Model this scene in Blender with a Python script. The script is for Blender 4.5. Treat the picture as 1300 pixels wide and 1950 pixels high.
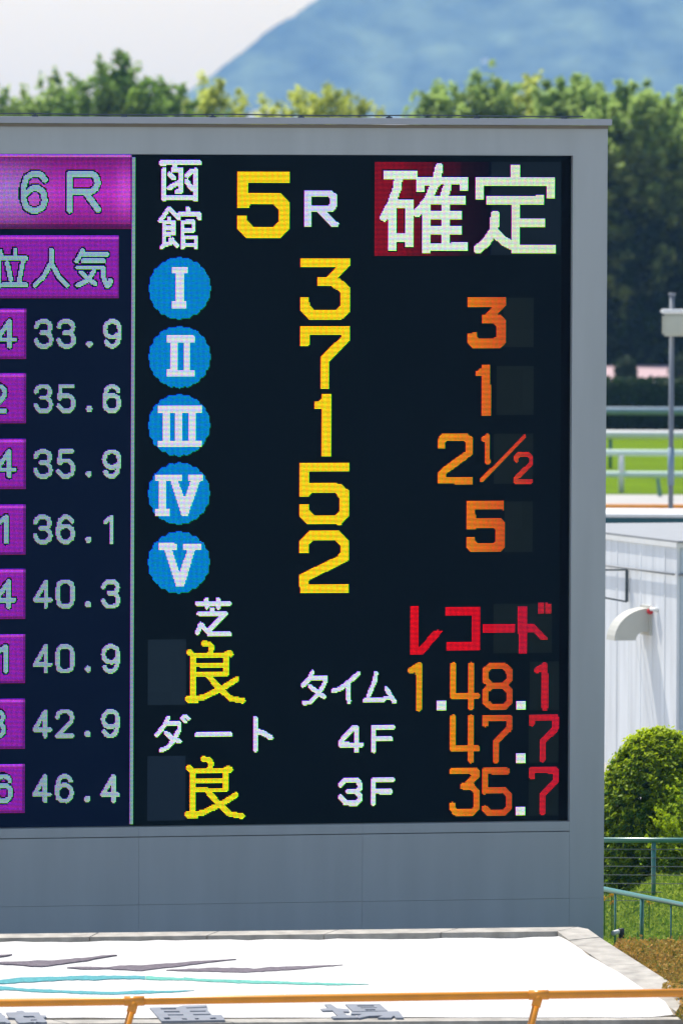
import bpy, bmesh, math, random
import numpy as np
from mathutils import Vector, Matrix
from mathutils.geometry import tessellate_polygon
random.seed(7); rng = np.random.default_rng(7)
S = bpy.context.scene; C = S.collection
for o in list(bpy.data.objects): bpy.data.objects.remove(o)

# ------------------------------------------------------------------ camera
H, F, PITCH, ROLL = 8.3, 20000.0, 0.0388, 0.0045        # eye height, focal length in photo pixels, tilt, roll
FW = Vector((0, math.cos(PITCH), -math.sin(PITCH))); UP0 = Vector((0, math.sin(PITCH), math.cos(PITCH))); R0 = Vector((1, 0, 0))
RT = math.cos(ROLL)*R0 + math.sin(ROLL)*UP0; UP = -math.sin(ROLL)*R0 + math.cos(ROLL)*UP0
cd = bpy.data.cameras.new('camera'); cam = bpy.data.objects.new('camera', cd); C.objects.link(cam); S.camera = cam
cam.matrix_world = Matrix(((RT.x, UP.x, -FW.x, 0), (RT.y, UP.y, -FW.y, 0), (RT.z, UP.z, -FW.z, H), (0, 0, 0, 1)))
cd.sensor_fit = 'AUTO'; cd.sensor_width = 36; cd.lens = F/1950*36; cd.clip_start = 1; cd.clip_end = 20000
cd.dof.use_dof = True; cd.dof.focus_distance = 100.3; cd.dof.aperture_fstop = cd.lens/75.0

# ------------------------------------------------------------------ light
EXPO = 0.55
SUN_EL, SUN_AZ = math.radians(62), math.radians(-36)      # azimuth measured from +Y (straight ahead) towards +X
W = bpy.data.worlds.new('World'); S.world = W; W.use_nodes = True
nt = W.node_tree; nt.nodes.clear()
sky = nt.nodes.new('ShaderNodeTexSky'); sky.sky_type = 'NISHITA'; sky.sun_disc = False
sky.sun_elevation = SUN_EL; sky.sun_rotation = SUN_AZ; sky.air_density = 1.0; sky.dust_density = 1.15; sky.ozone_density = 0.35
bg = nt.nodes.new('ShaderNodeBackground'); bg.inputs[1].default_value = 0.12
wo = nt.nodes.new('ShaderNodeOutputWorld'); nt.links.new(sky.outputs[0], bg.inputs[0]); nt.links.new(bg.outputs[0], wo.inputs[0])
sl = bpy.data.lights.new('sun', 'SUN'); sl.energy = 4.2; sl.angle = math.radians(0.5); sl.color = (1.0, 0.95, 0.88)
so = bpy.data.objects.new('sun', sl); C.objects.link(so)
sd = Vector((math.sin(SUN_AZ)*math.cos(SUN_EL), math.cos(SUN_AZ)*math.cos(SUN_EL), math.sin(SUN_EL)))
so.rotation_euler = sd.to_track_quat('Z', 'Y').to_euler(); so.location = (0, 0, 60)
S.view_settings.view_transform = 'Standard'; S.view_settings.look = 'None'; S.view_settings.gamma = 1
S.view_settings.use_curve_mapping = False; S.view_settings.exposure = EXPO
S.cycles.max_bounces = 6; S.cycles.volume_bounces = 1; S.cycles.transparent_max_bounces = 8
S.cycles.use_denoising = True; S.cycles.caustics_reflective = False; S.cycles.caustics_refractive = False

# ------------------------------------------------------------------ helpers
def ray(px, py): return (FW + RT*((px-650)/F) + UP*((975-py)/F))
def at(px, py, d):                                   # the point seen there that lies d metres ahead
    r = ray(px, py); return Vector((0, 0, H)) + r*(d/r.y)
def onz(px, py, z):
    r = ray(px, py); return Vector((0, 0, H)) + r*((z-H)/r.z)
def mat(name, col, rough=0.7, metal=0.0, noise=0.0, nscale=5.0, bump=0.0, bscale=20.0, transl=0.0, tint=None, spec=None, streak=None):
    m = bpy.data.materials.new(name); m.use_nodes = True; n = m.node_tree.nodes; L = m.node_tree.links
    b = n['Principled BSDF']; b.inputs['Base Color'].default_value = (*col, 1); b.inputs['Roughness'].default_value = rough; b.inputs['Metallic'].default_value = metal
    if spec is not None: b.inputs['Specular IOR Level'].default_value = spec
    tc = n.new('ShaderNodeTexCoord'); src = None
    if noise > 0:
        t = n.new('ShaderNodeTexNoise'); t.inputs['Scale'].default_value = nscale; t.inputs['Detail'].default_value = 6
        if streak:
            mp = n.new('ShaderNodeMapping'); mp.inputs['Scale'].default_value = streak; L.new(tc.outputs['Object'], mp.inputs[0]); L.new(mp.outputs[0], t.inputs[0])
        else: L.new(tc.outputs['Object'], t.inputs[0])
        mr = n.new('ShaderNodeMapRange'); mr.inputs[1].default_value = .3; mr.inputs[2].default_value = .7
        mr.inputs[3].default_value = 1-noise; mr.inputs[4].default_value = 1+noise; L.new(t.outputs[0], mr.inputs[0])
        v = n.new('ShaderNodeVectorMath'); v.operation = 'SCALE'; v.inputs[0].default_value = col; L.new(mr.outputs[0], v.inputs['Scale'])
        src = v.outputs[0]; L.new(src, b.inputs['Base Color'])
    if tint is not None:                              # second colour, mixed by the per-leaf attribute
        a = n.new('ShaderNodeAttribute'); a.attribute_name = 'tint'
        mx = n.new('ShaderNodeMix'); mx.data_type = 'RGBA'; L.new(a.outputs['Fac'], mx.inputs[0])
        if src: L.new(src, mx.inputs[6])
        else: mx.inputs[6].default_value = (*col, 1)
        mx.inputs[7].default_value = (*tint, 1); src = mx.outputs[2]; L.new(src, b.inputs['Base Color'])
    if transl > 0:
        tr = n.new('ShaderNodeBsdfTranslucent'); ms = n.new('ShaderNodeMixShader'); ms.inputs[0].default_value = transl
        if src: L.new(src, tr.inputs[0])
        else: tr.inputs[0].default_value = (*col, 1)
        L.new(b.outputs[0], ms.inputs[1]); L.new(tr.outputs[0], ms.inputs[2]); L.new(ms.outputs[0], n['Material Output'].inputs[0])
    if bump > 0:
        t2 = n.new('ShaderNodeTexNoise'); t2.inputs['Scale'].default_value = bscale; t2.inputs['Detail'].default_value = 4; L.new(tc.outputs['Object'], t2.inputs[0])
        bp = n.new('ShaderNodeBump'); bp.inputs['Strength'].default_value = bump; bp.inputs['Distance'].default_value = .02
        L.new(t2.outputs[0], bp.inputs['Height']); L.new(bp.outputs[0], b.inputs['Normal'])
    return m
def link(name, me, m=None, parent=None):
    if m is not None and not me.materials: me.materials.append(m)
    o = bpy.data.objects.new(name, me); C.objects.link(o)
    if parent is not None: o.parent = parent
    return o
def pyobj(name, V, Fc, m, parent=None, smooth=False):
    me = bpy.data.meshes.new(name); me.from_pydata([tuple(v) for v in V], [], Fc); me.update()
    if smooth: me.shade_smooth()
    return link(name, me, m, parent)
def thing(name, label, cat, loc=(0, 0, 0), rz=0, group=None):
    o = bpy.data.objects.new(name, None); C.objects.link(o); o.location = loc; o.rotation_euler = (0, 0, rz)
    o['label'] = label; o['category'] = cat
    if group: o['group'] = group
    bpy.context.view_layer.update()
    return o
def tag(o, label, cat, group=None, kind=None):
    o['label'] = label; o['category'] = cat
    if group: o['group'] = group
    if kind: o['kind'] = kind
    return o
class MB:
    def __init__(s): s.v = []; s.f = []
    def box(s, x0, y0, z0, x1, y1, z1):
        k = len(s.v); s.v += [(x0,y0,z0),(x1,y0,z0),(x1,y1,z0),(x0,y1,z0),(x0,y0,z1),(x1,y0,z1),(x1,y1,z1),(x0,y1,z1)]
        s.f += [tuple(k+i for i in q) for q in ((0,3,2,1),(4,5,6,7),(0,1,5,4),(1,2,6,5),(2,3,7,6),(3,0,4,7))]; return s
    def tube(s, a, b, r, n=12, r2=None, cap=True):
        a = Vector(a); b = Vector(b); d = (b-a).normalized(); r2 = r if r2 is None else r2
        u = d.cross(Vector((0, 0, 1)) if abs(d.z) < .9 else Vector((1, 0, 0))).normalized(); w = d.cross(u); k = len(s.v)
        for p, q in ((a, r), (b, r2)):
            for i in range(n):
                t = 2*math.pi*i/n; s.v.append(tuple(p + u*math.cos(t)*q + w*math.sin(t)*q))
        s.f += [(k+i, k+(i+1) % n, k+n+(i+1) % n, k+n+i) for i in range(n)]
        if cap: s.f += [tuple(k+n-1-i for i in range(n)), tuple(k+n+i for i in range(n))]
        return s
    def build(s, name, m, parent=None, smooth=False, bevel=0):
        if parent is not None and getattr(s, 'world', False):
            iv = parent.matrix_world.inverted(); s.v = [tuple(iv @ Vector(p)) for p in s.v]
        o = pyobj(name, s.v, s.f, m, parent, smooth)
        bm = bmesh.new(); bm.from_mesh(o.data); bmesh.ops.recalc_face_normals(bm, faces=bm.faces)
        if bevel: bmesh.ops.bevel(bm, geom=[e for e in bm.edges], offset=bevel, segments=2, affect='EDGES')
        bm.to_mesh(o.data); bm.free()
        if smooth: o.data.shade_auto_smooth(angle=math.radians(40)) if hasattr(o.data, 'shade_auto_smooth') else None
        return o
def WB():
    m = MB(); m.world = True; return m               # given in world metres, re-based on the parent when built
def prism(loops, thick, name, m, parent):            # loops: outer + holes, each a list of world points; extruded downwards
    iv = parent.matrix_world.inverted() if parent else Matrix()
    tris = tessellate_polygon([[Vector((p.x, p.y, 0)) for p in l] for l in loops]); flat = [p for l in loops for p in l]; n = len(flat)
    V = [iv @ p for p in flat] + [iv @ (p - Vector((0, 0, thick))) for p in flat]; Fc = [tuple(t) for t in tris]; k = 0
    for l in loops:
        q = len(l); Fc += [(k+i, k+(i+1) % q, n+k+(i+1) % q, n+k+i) for i in range(q)]; k += q
    o = pyobj(name, V, Fc, m, parent)
    bm = bmesh.new(); bm.from_mesh(o.data); bmesh.ops.recalc_face_normals(bm, faces=bm.faces)
    if sum(f.normal.z*f.calc_area() for f in bm.faces if len(f.verts) == 3) < 0: bmesh.ops.reverse_faces(bm, faces=bm.faces)
    bm.to_mesh(o.data); bm.free(); return o
def tr(x0, y0, s, pts): return [(x0+x/s, y0+y/s) for x, y in pts]

# ------------------------------------------------------------------ materials
M = dict(
    clad=mat('grey_painted_panel', (.39, .425, .435), .42, noise=.05, nscale=1.6, bump=.06, bscale=2.2, streak=(3.2, 3.2, .35)),
    coping=mat('light_coping_metal', (.36, .38, .42), .35, metal=.2, noise=.04, nscale=2),
    joint=mat('joint_sealant', (.34, .37, .39), .8),
    soffit=mat('brown_joint', (.21, .19, .15), .8, noise=.1),
    black=mat('black_metal', (.015, .015, .018), .5),
    margin=mat('black_screen_edge', (.0012, .0014, .0018), .9, spec=.03),
    cable=mat('cable', (.06, .08, .09), .6),
    concrete=mat('weathered_curb', (.385, .362, .32), .9, noise=.25, nscale=6, bump=.6, bscale=14),
    dirt=mat('dirty_gravel_edge', (.27, .23, .17), .95, noise=.3, nscale=9),
    curbwall=mat('dark_bed_wall', (.13, .15, .125), .85, noise=.15, nscale=5),
    white_gravel=mat('white_gravel', (.66, .65, .63), .95, noise=.09, nscale=40, bump=.8, bscale=60),
    purple_gravel=mat('purple_grey_gravel', (.165, .14, .165), .95, noise=.25, nscale=25, bump=.9, bscale=60),
    teal_gravel=mat('turquoise_gravel', (.085, .34, .37), .95, noise=.2, nscale=25, bump=.9, bscale=60),
    mint_gravel=mat('mint_gravel', (.13, .45, .37), .95, noise=.2, nscale=25, bump=.9, bscale=60),
    letter=mat('slate_letter', (.20, .22, .26), .7, noise=.1, nscale=8),
    orange=mat('orange_paint', (.80, .29, .012), .30, noise=.07, nscale=6),
    green_metal=mat('green_fence_paint', (.02, .16, .125), .28, noise=.05, spec=1.0),
    wire=mat('galvanised_wire', (.16, .17, .16), .5),
    shed=mat('white_shed_cladding', (.76, .78, .80), .6, noise=.13, nscale=2.5, streak=(2.6, 2.6, .22)),
    shedfront=mat('shaded_cladding', (.50, .58, .64), .6, noise=.05),  # same shed cladding, its shade put into a darker, bluer colour
    shedroof=mat('shed_roof_metal', (.27, .28, .29), .6, noise=.05),
    white=mat('white_paint', (.78, .78, .76), .45, noise=.03),
    hood=mat('cream_duct', (.54, .53, .47), .5, noise=.05),
    red=mat('red_knob', (.5, .01, .02), .4),
    teal=mat('teal_fascia', (.004, .075, .095), .5, noise=.1),
    boxm=mat('pale_box', (.47, .48, .39), .5, noise=.03),
    galv=mat('galvanised_pole', (.17, .19, .22), .5, noise=.08),
    bluerail=mat('blue_grey_rail', (.20, .29, .38), .5, noise=.08),
    palerail=mat('pale_green_rail', (.60, .74, .66), .5),
    pink=mat('pink_paving', (.42, .29, .30), .9, noise=.05, nscale=.6),
    bark=mat('bark', (.09, .07, .055), .95, noise=.3, nscale=4),
    bark2=mat('grey_bark', (.11, .10, .11), .95, noise=.3, nscale=4),
    turf=mat('turf', (.115, .19, .012), .95, noise=.18, nscale=.6, spec=0),
    ground=mat('paving', (.34, .325, .30), .95, noise=.1, nscale=.3),
    sand=mat('pale_sand', (.40, .39, .37), .95, noise=.05, nscale=.4),
    soil=mat('dark_soil', (.07, .06, .045), .95, noise=.2, nscale=3),
    mount=mat('forest_slope', (.055, .078, .046), .95, noise=.95, nscale=.042, streak=(.8, .5, 1.7), spec=0),  # strong noise puts sunlit canopy patches into the slope's colour
)

# ------------------------------------------------------------------ ground, far land, haze
def sheet(name, x0, x1, y0, y1, z, m, lbl=None):
    o = pyobj(name, [(x0, y0, z), (x1, y0, z), (x1, y1, z), (x0, y1, z)], [(0, 1, 2, 3)], m); o['kind'] = 'structure'; return o
sheet('ground', -3500, 3500, -300, 7400, 0, M['ground'])
sheet('grass_field', -300, 300, 224, 300, .008, M['turf'])
sheet('lawn', 2.2, 12, 101.8, 124, .004, M['turf'])
sheet('pink_path', -300, 300, 306, 341, .008, M['pink'])
sheet('sand_path', -300, 300, 205, 224, .004, M['sand'])

def hash2(ix, iy): return np.modf(np.abs(np.sin(ix*127.1+iy*311.7)*43758.5453))[0]
def vnoise(x, y):
    ix, iy = np.floor(x), np.floor(y); fx, fy = x-ix, y-iy; fx = fx*fx*(3-2*fx); fy = fy*fy*(3-2*fy)
    return (hash2(ix, iy)*(1-fx)+hash2(ix+1, iy)*fx)*(1-fy)+(hash2(ix, iy+1)*(1-fx)+hash2(ix+1, iy+1)*fx)*fy
def make_mountain():
    xs = np.concatenate([np.arange(-130, 215, 1.9), np.arange(215, 1500, 14.0)]); ys = np.concatenate([np.arange(5900, 6075, 2.1), np.arange(6075, 6900, 14.0)])
    X, Y = np.meshgrid(xs, ys)
    prof = np.interp(X, [-130, -96, -86, -72, -54, -38, -26, -7, 36, 124, 260, 480, 800, 1200, 1500], [0, 4, 13, 23, 38, 50, 58, 70, 96, 150, 215, 268, 250, 120, 20])
    slope = np.clip((Y-5908-9*np.sin(X/31.0)-6*np.sin(X/13.3+1)-3*np.sin(X/6.1))*.62, 0, None)
    Z = -np.logaddexp(-prof/1.5, -slope/1.5)*1.5
    canopy = (np.sqrt(np.maximum(0, vnoise(X/6.5, Y/6.5)))*2.6+vnoise(X/3.1, Y/3.1)*1.4+vnoise(X/22, Y/22)*5.0)
    Z = Z+canopy*np.clip(Z/8, 0, 1)-.6-3*np.clip(Z/8, 0, 1); Z = np.minimum(Z, np.where(Y > 6600, (6900-Y)*.9+5, 500))
    n, mth = X.shape; idx = np.arange(n*mth).reshape(n, mth)
    Fq = np.stack([idx[:-1, :-1], idx[:-1, 1:], idx[1:, 1:], idx[1:, :-1]], -1).reshape(-1, 4)
    me = bpy.data.meshes.new('mountain'); me.from_pydata(np.stack([X, Y, Z], -1).reshape(-1, 3).tolist(), [], Fq.tolist()); me.shade_smooth()
    o = link('mountain', me, M['mount']); o['kind'] = 'structure'
make_mountain()
p = at(923, 116, 5962)
hs = thing('hillside_house', 'tiny pale building high on the wooded blue mountain slope', 'house', p)
MB().box(-1.7, -2, -1.3, 1.7, 26, 1.0).build('wall', M['white'], hs); MB().box(-2.0, -2.3, 1.0, 2.0, 26.2, 1.5).build('roof', M['shedroof'], hs)

def make_haze(density=.0001):
    mb = MB().box(-3600, -320, -1, 3600, 7500, 300); o = mb.build('haze', None); m = bpy.data.materials.new('haze_air'); m.use_nodes = True
    n = m.node_tree.nodes; n.remove(n['Principled BSDF']); v = n.new('ShaderNodeVolumePrincipled')
    v.inputs['Color'].default_value = (.25, .52, 1.0, 1); v.inputs['Absorption Color'].default_value = (1, 1, 1, 1); v.inputs['Density'].default_value = density; v.inputs['Anisotropy'].default_value = .3
    m.node_tree.links.new(v.outputs[0], n['Material Output'].inputs['Volume']); o.data.materials.append(m)
    tag(o, 'thin blue summer haze veiling the distant mountain', 'haze', kind='stuff')
make_haze()

# ------------------------------------------------------------------ scoreboard frame
YAW = math.radians(14.549); BX = -1.9847
bo = Vector((BX, 100, 0)); be = Vector((math.cos(YAW), math.sin(YAW), 0)); bn = Vector((math.sin(YAW), -math.cos(YAW), 0))
def buv(px, py):                                     # point of the board's face seen there, in board metres
    r = ray(px, py); O = Vector((0, 0, H)); t = (bo-O).dot(bn)/r.dot(bn); P = O+r*t; return (P-bo).dot(be), P.z
board = thing('scoreboard', 'large grey racecourse scoreboard with lit race results screen', 'scoreboard', bo, YAW)
u0 = buv(256, 295)[0]; uR, zT = buv(1087, 297); uRo = buv(1154.3, 600)[0]-.019; zB = buv(1080, 1562)[1]
zTop = buv(1000, 239)[1]; zcop0, zcop1 = zTop+.004, buv(1000, 226)[1]; uL = -9.0
zS = buv(600, 1589)[1]; zS2 = buv(600, 1717)[1]; FR = -.07
print('board', u0, uR, uRo, zT, zB, zTop, zS, zS2)
def panel(name, x0, x1, z0, z1, m=M['clad'], y0=FR, y1=-.01, g=.0011, bev=.0012):
    return MB().box(x0+.0006, y0, z0+g, x1-.0006, y1, z1-g).build(name, m, board, bevel=bev)
MB().box(uL, .012, 0, uRo-.004, .72, zTop).build('casing', M['joint'], board)
def ucol(px, py=1650): return buv(px, py)[0]-.019
xs = [uL, uL+1.8, uL+3.6, uL+5.2, ucol(265), ucol(690), ucol(1083)]
for a, b in zip(xs[:-1], xs[1:]):
    panel('cladding_panel', a, b, zS+.006, zB-.006); panel('cladding_panel', a, b, zS2, zS); panel('cladding_panel', a, b, .05, zS2)
panel('cladding_panel', ucol(1083), uRo, zS2, zT+.004, g=.0, bev=0); panel('cladding_panel', ucol(1083), uRo, .05, zS2)
panel('cladding_panel', uL, uRo, zT+.004, zTop-.03, g=.0, bev=0)
MB().box(uL, FR-.01, zTop-.028, uRo+.001, .72, zTop).build('joint_strip', M['soffit'], board)  # brownish line along the joint below the coping
MB().box(uL, FR-.09, zcop0, uRo+.018, .76, zcop1).build('coping', M['coping'], board, bevel=.006)
cb = MB(); cz = zcop1+.018
pts = [(uL+i*.5, .25, cz-.008*(1-((i % 4)-2)**2/4)+.012) for i in range(29) if uL+i*.5 < uRo-.1]
for a, b in zip(pts[:-1], pts[1:]): cb.tube(a, b, .007, 6)
cb.build('cable', M['cable'], board)
for i in range(9):
    x = uRo-.35-i*.87
    MB().tube((x, .25, zcop1), (x, .25, cz+.010), .012, 8).tube((x-.03, .25, zcop1+.003), (x+.03, .25, zcop1+.003), .012, 6).build('cable_stand', M['cable'], board)

# ------------------------------------------------------------------ the lit screens
def lin(c): 
    c = np.asarray(c, float)/255; return np.where(c < .04045, c/12.92, ((c+.055)/1.055)**2.4)
def led_material():
    m = bpy.data.materials.new('led_light'); m.use_nodes = True; n = m.node_tree.nodes; n.remove(n['Principled BSDF'])
    a = n.new('ShaderNodeAttribute'); a.attribute_name = 'light'; e = n.new('ShaderNodeEmission'); e.inputs[1].default_value = 2**-EXPO
    m.node_tree.links.new(a.outputs['Color'], e.inputs[0]); m.node_tree.links.new(e.outputs[0], n['Material Output'].inputs[0])
    m.cycles.emission_sampling = 'NONE'; return m
LED = led_material(); PITCHM = .012
def screen_material(name, base, glow):
    m = bpy.data.materials.new(name); m.use_nodes = True; n = m.node_tree.nodes; L = m.node_tree.links; b = n['Principled BSDF']
    b.inputs['Roughness'].default_value = .75; b.inputs['Specular IOR Level'].default_value = .05
    tc = n.new('ShaderNodeTexCoord'); sn = n.new('ShaderNodeVectorMath'); sn.operation = 'SNAP'; sn.inputs[1].default_value = (.384, .384, .384)
    wn = n.new('ShaderNodeTexWhiteNoise'); mr = n.new('ShaderNodeMapRange'); mr.inputs[3].default_value = .86; mr.inputs[4].default_value = 1.12
    L.new(tc.outputs['Object'], sn.inputs[0]); L.new(sn.outputs[0], wn.inputs[0]); L.new(wn.outputs['Value'], mr.inputs[0])
    v = n.new('ShaderNodeVectorMath'); v.operation = 'SCALE'; v.inputs[0].default_value = base; L.new(mr.outputs[0], v.inputs['Scale']); L.new(v.outputs[0], b.inputs['Base Color'])
    b.inputs['Emission Color'].default_value = (*glow, 1); b.inputs['Emission Strength'].default_value = 2**-EXPO; m.cycles.emission_sampling = 'NONE'
    return m
def srect(name, ua, ub, za, zb, y, m, par, t=.02):
    return MB().box(ua, y, za, ub, y+t, zb).build(name, m, par)
scrR = srect('led_screen', u0, uR-.004, zB, zT, 0, screen_material('screen_face', (.0012, .0022, .0035), (.0, .0018, .0032)), board, .008)
scrL = srect('led_screen', uL, u0-.002, zB, zT, 0, screen_material('screen_face_blue', (.0012, .0022, .0035), (.0, .0026, .016)), board, .008)
scrR['label'] = 'black result screen with yellow and white characters'; scrL['label'] = 'navy screen with purple boxes and grey numbers'
MB().box(buv(1066, 900)[0], -.003, zB, uR-.004, -.0015, zT).build('dark_margin', M['margin'], board)

# an item is ('p', [polygon, ...]) filled even-odd, or ('s', width, [polyline, ...]) round, or ('q', ...) square-ended
def cover(items, U, Z):
    ins = np.zeros(U.shape, bool); dist = np.full(U.shape, 9.0)
    for it in items:
        if it[0] == 'p':
            for poly in it[1]:
                q = [buv(*a) for a in poly]; c = np.zeros(U.shape, bool); n = len(q)
                for i in range(n):
                    (xa, ya), (xb, yb) = q[i], q[i-1]
                    if abs(yb-ya) < 1e-9: continue
                    c ^= ((ya > Z) != (yb > Z)) & (U < (xb-xa)*(Z-ya)/(yb-ya)+xa)
                if poly[0] == poly[-1]: ins &= ~c          # a closed repeat of the first point marks a hole
                else: ins |= c
        else:
            w = it[1]*.005/2
            for pl in it[2]:
                q = [buv(*a) for a in pl]
                for a, b in zip(q[:-1], q[1:]):
                    dx, dy = b[0]-a[0], b[1]-a[1]; Ln = math.hypot(dx, dy)+1e-9; dx /= Ln; dy /= Ln
                    s = (U-a[0])*dx+(Z-a[1])*dy; pr = np.abs((U-a[0])*dy-(Z-a[1])*dx); e = np.maximum(0, np.maximum(-s, s-Ln))
                    d = np.maximum(pr, e) if it[0] == 'q' else np.hypot(pr, e)
                    ins |= d < w; dist = np.minimum(dist, d-w)
    return ins, dist
def leds(name, mask, U, Z, col, parent, y=-.006, label=None):
    ii, jj = np.nonzero(mask)
    if len(ii) == 0: return
    u = U[ii, jj]; z = Z[ii, jj]; c = col[ii, jj] if col.ndim == 3 else np.broadcast_to(col, (len(u), 3)); P = PITCHM
    # each diode cluster: blue strip top-left, red below it, green at the lower right
    sub = ((-.46, .14, .16, .46, 2), (-.46, .05, -.18, .13, 0), (.07, .46, -.46, .13, 1))
    # green also reaches under the blue strip so that the three weigh the same
    V = []; Cc = []
    for x0, x1, z0, z1, ch in sub:
        area = (x1-x0)*(z1-z0); q = np.zeros((len(u), 4, 3)); q[:, :, 1] = y
        q[:, 0, 0] = q[:, 3, 0] = u+x0*P; q[:, 1, 0] = q[:, 2, 0] = u+x1*P; q[:, 0, 2] = q[:, 1, 2] = z+z0*P; q[:, 2, 2] = q[:, 3, 2] = z+z1*P
        keep = c[:, ch] > .003; V.append(q[keep]); cc = np.zeros((keep.sum(), 4)); cc[:, ch] = c[keep, ch]/area; cc[:, 3] = 1; Cc.append(cc)
    V = np.concatenate(V).reshape(-1, 3); Cc = np.concatenate(Cc); nf = len(Cc)
    me = bpy.data.meshes.new(name); me.vertices.add(nf*4); me.loops.add(nf*4); me.polygons.add(nf)
    me.vertices.foreach_set('co', V.astype(np.float32).ravel()); me.loops.foreach_set('vertex_index', np.arange(nf*4, dtype=np.int32))
    me.polygons.foreach_set('loop_start', np.arange(0, nf*4, 4, dtype=np.int32)); me.update()
    a = me.attributes.new('light', 'FLOAT_COLOR', 'FACE'); a.data.foreach_set('color', Cc.astype(np.float32).ravel())
    o = link(name, me, LED, parent)
    if label: o['label'] = label
    return o
def grid(px0, py0, px1, py1):
    c = [buv(px0, py0), buv(px1, py0), buv(px0, py1), buv(px1, py1)]
    ua, ub = min(a[0] for a in c)-.05, max(a[0] for a in c)+.05; za, zb = min(a[1] for a in c)-.05, max(a[1] for a in c)+.05
    us = (np.arange(math.floor(ua/PITCHM), math.ceil(ub/PITCHM))+.5)*PITCHM; zs = (np.arange(math.floor(za/PITCHM), math.ceil(zb/PITCHM))+.5)*PITCHM
    return np.meshgrid(us, zs)
def bounds(items):
    P = [a for it in items for pl in (it[1] if it[0] == 'p' else it[2]) for a in pl]
    return min(a[0] for a in P)-12, min(a[1] for a in P)-12, max(a[0] for a in P)+12, max(a[1] for a in P)+12
pxpu = (buv(1087, 900)[0]-buv(256, 900)[0])/831.0; ubase = buv(256, 900)[0]
def pxof(U): return 256+(U-ubase)/pxpu              # photo column of a board position, for colours that run along the screen
OR = [(770, (208, 152, 8)), (850, (218, 138, 8)), (905, (208, 106, 14)), (960, (190, 74, 20)), (1000, (174, 38, 28)), (1015, (172, 24, 32)), (1065, (180, 10, 40))]
def ramp(U, stops):
    x = pxof(U); ks = [s[0] for s in stops]; return np.stack([np.interp(x, ks, [lin(s[1])[c] for s in stops]) for c in range(3)], -1)
def glyph(name, items, col, parent=scrR, label=None, keepout=None):
    U, Z = grid(*bounds(items)); ins, dist = cover(items, U, Z)
    c = ramp(U, col) if isinstance(col, list) else lin(col)[None, None, :]*np.ones(U.shape+(1,))
    c = c*(1+.10*(rng.random(U.shape)[..., None]-.5)); ins &= Z < zT-.004
    LIT.append((items,)); return leds(name, ins, U, Z, c, parent, label=label)
LIT = []
def rect(x0, y0, x1, y1): return [(x0, y0), (x1, y0), (x1, y1), (x0, y1)]
WHITE = (206, 216, 232); YEL = (238, 204, 8); YEL2 = (222, 214, 16); GW = (212, 228, 214)
# 函 館
c8 = lambda l: [tr(260, 290, 8.125, q) for q in l]
glyph('kanji', [('s', 9.7, c8([[(375,165),(972,165)], [(428,275),(428,730)], [(915,275),(915,730)], [(428,695),(915,695)], [(600,190),(600,245)], [(565,270),(690,270),(690,600),(625,606)],
    [(510,340),(572,400)], [(505,555),(610,490),(650,470)], [(905,285),(850,290),(785,362)], [(775,445),(850,560)]]))], WHITE)
glyph('kanji', [('s', 8.5, c8([[(500,865),(440,960),(365,1060)], [(505,870),(640,1000)], [(425,1080),(572,1080),(572,1262),(425,1262)], [(425,1080),(425,1440),(390,1475)], [(425,1168),(570,1168)], [(505,1030),(505,1080)],
    [(430,1440),(520,1410)], [(560,1350),(510,1400)], [(520,1350),(625,1440)]])), ('s', 8.5, c8([[(795,865),(795,950)], [(652,1020),(652,958),(972,958),(972,1025)], [(715,1080),(715,1475)], [(715,1078),(882,1078),(882,1205),(715,1205)],
    [(715,1315),(918,1315),(918,1475)], [(715,1432),(918,1432)]]))], WHITE)
# 5R 確定
a = lambda q: tr(430, 310, 5.4167, q)
glyph('numeral', [('p', [a([(112,95),(660,95),(660,208),(225,208),(225,310),(560,310),(660,410),(660,675),(555,778),(210,778),(112,675),(112,545),(220,545),(220,590),(290,662),(485,662),(545,600),(545,485),(485,425),(265,425),(230,465),(112,465)])])], YEL)
glyph('letter', [('p', [a([(803,288),(1095,288),(1150,340),(1150,445),(1100,505),(1040,505),(1165,630),(1150,662),(1085,662),(935,505),(882,505),(882,655),(865,662),(812,662),(803,640)]),
    a([(882,350),(1045,350),(1075,375),(1075,420),(1050,445),(882,445),(882,350)])])], (200, 208, 232))
a = lambda l: [tr(700, 295, 6.5, q) for q in l]
kaku = [('q', 16.6, a([[(240,245),(555,245)], [(305,600),(305,1138)], [(305,600),(508,600),(508,1088)], [(305,1025),(508,1025)], [(650,412),(650,320),(1185,320),(1185,392)], [(715,640),(715,1160)], [(800,555),(1160,555)],
    [(720,745),(1112,745)], [(720,930),(1112,930)], [(720,1140),(1178,1140)], [(960,560),(960,1140)]])), ('s', 17, a([[(375,300),(358,420),(290,600),(200,770)], [(880,155),(858,260)], [(820,380),(740,560),(610,720)], [(980,400),(930,540)]]))]
glyph('kanji', kaku, GW)
a = lambda l: [tr(880, 295, 6.5, q) for q in l]
tei = ([('q', 20, a([[(650,190),(650,320)]])), ('q', 17, a([[(215,505),(215,325),(1085,325),(1085,485)], [(350,555),(950,555)], [(660,560),(660,1160)], [(660,838),(972,838)], [(690,1165),(1100,1165)]])),
    ('s', 18, a([[(400,745),(388,930),(290,1080),(190,1165)], [(400,960),(500,1060),(690,1165)]]))])
glyph('kanji', tei, [(880, (212, 228, 206)), (960, (206, 222, 196)), (1060, (204, 222, 184))])
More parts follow.
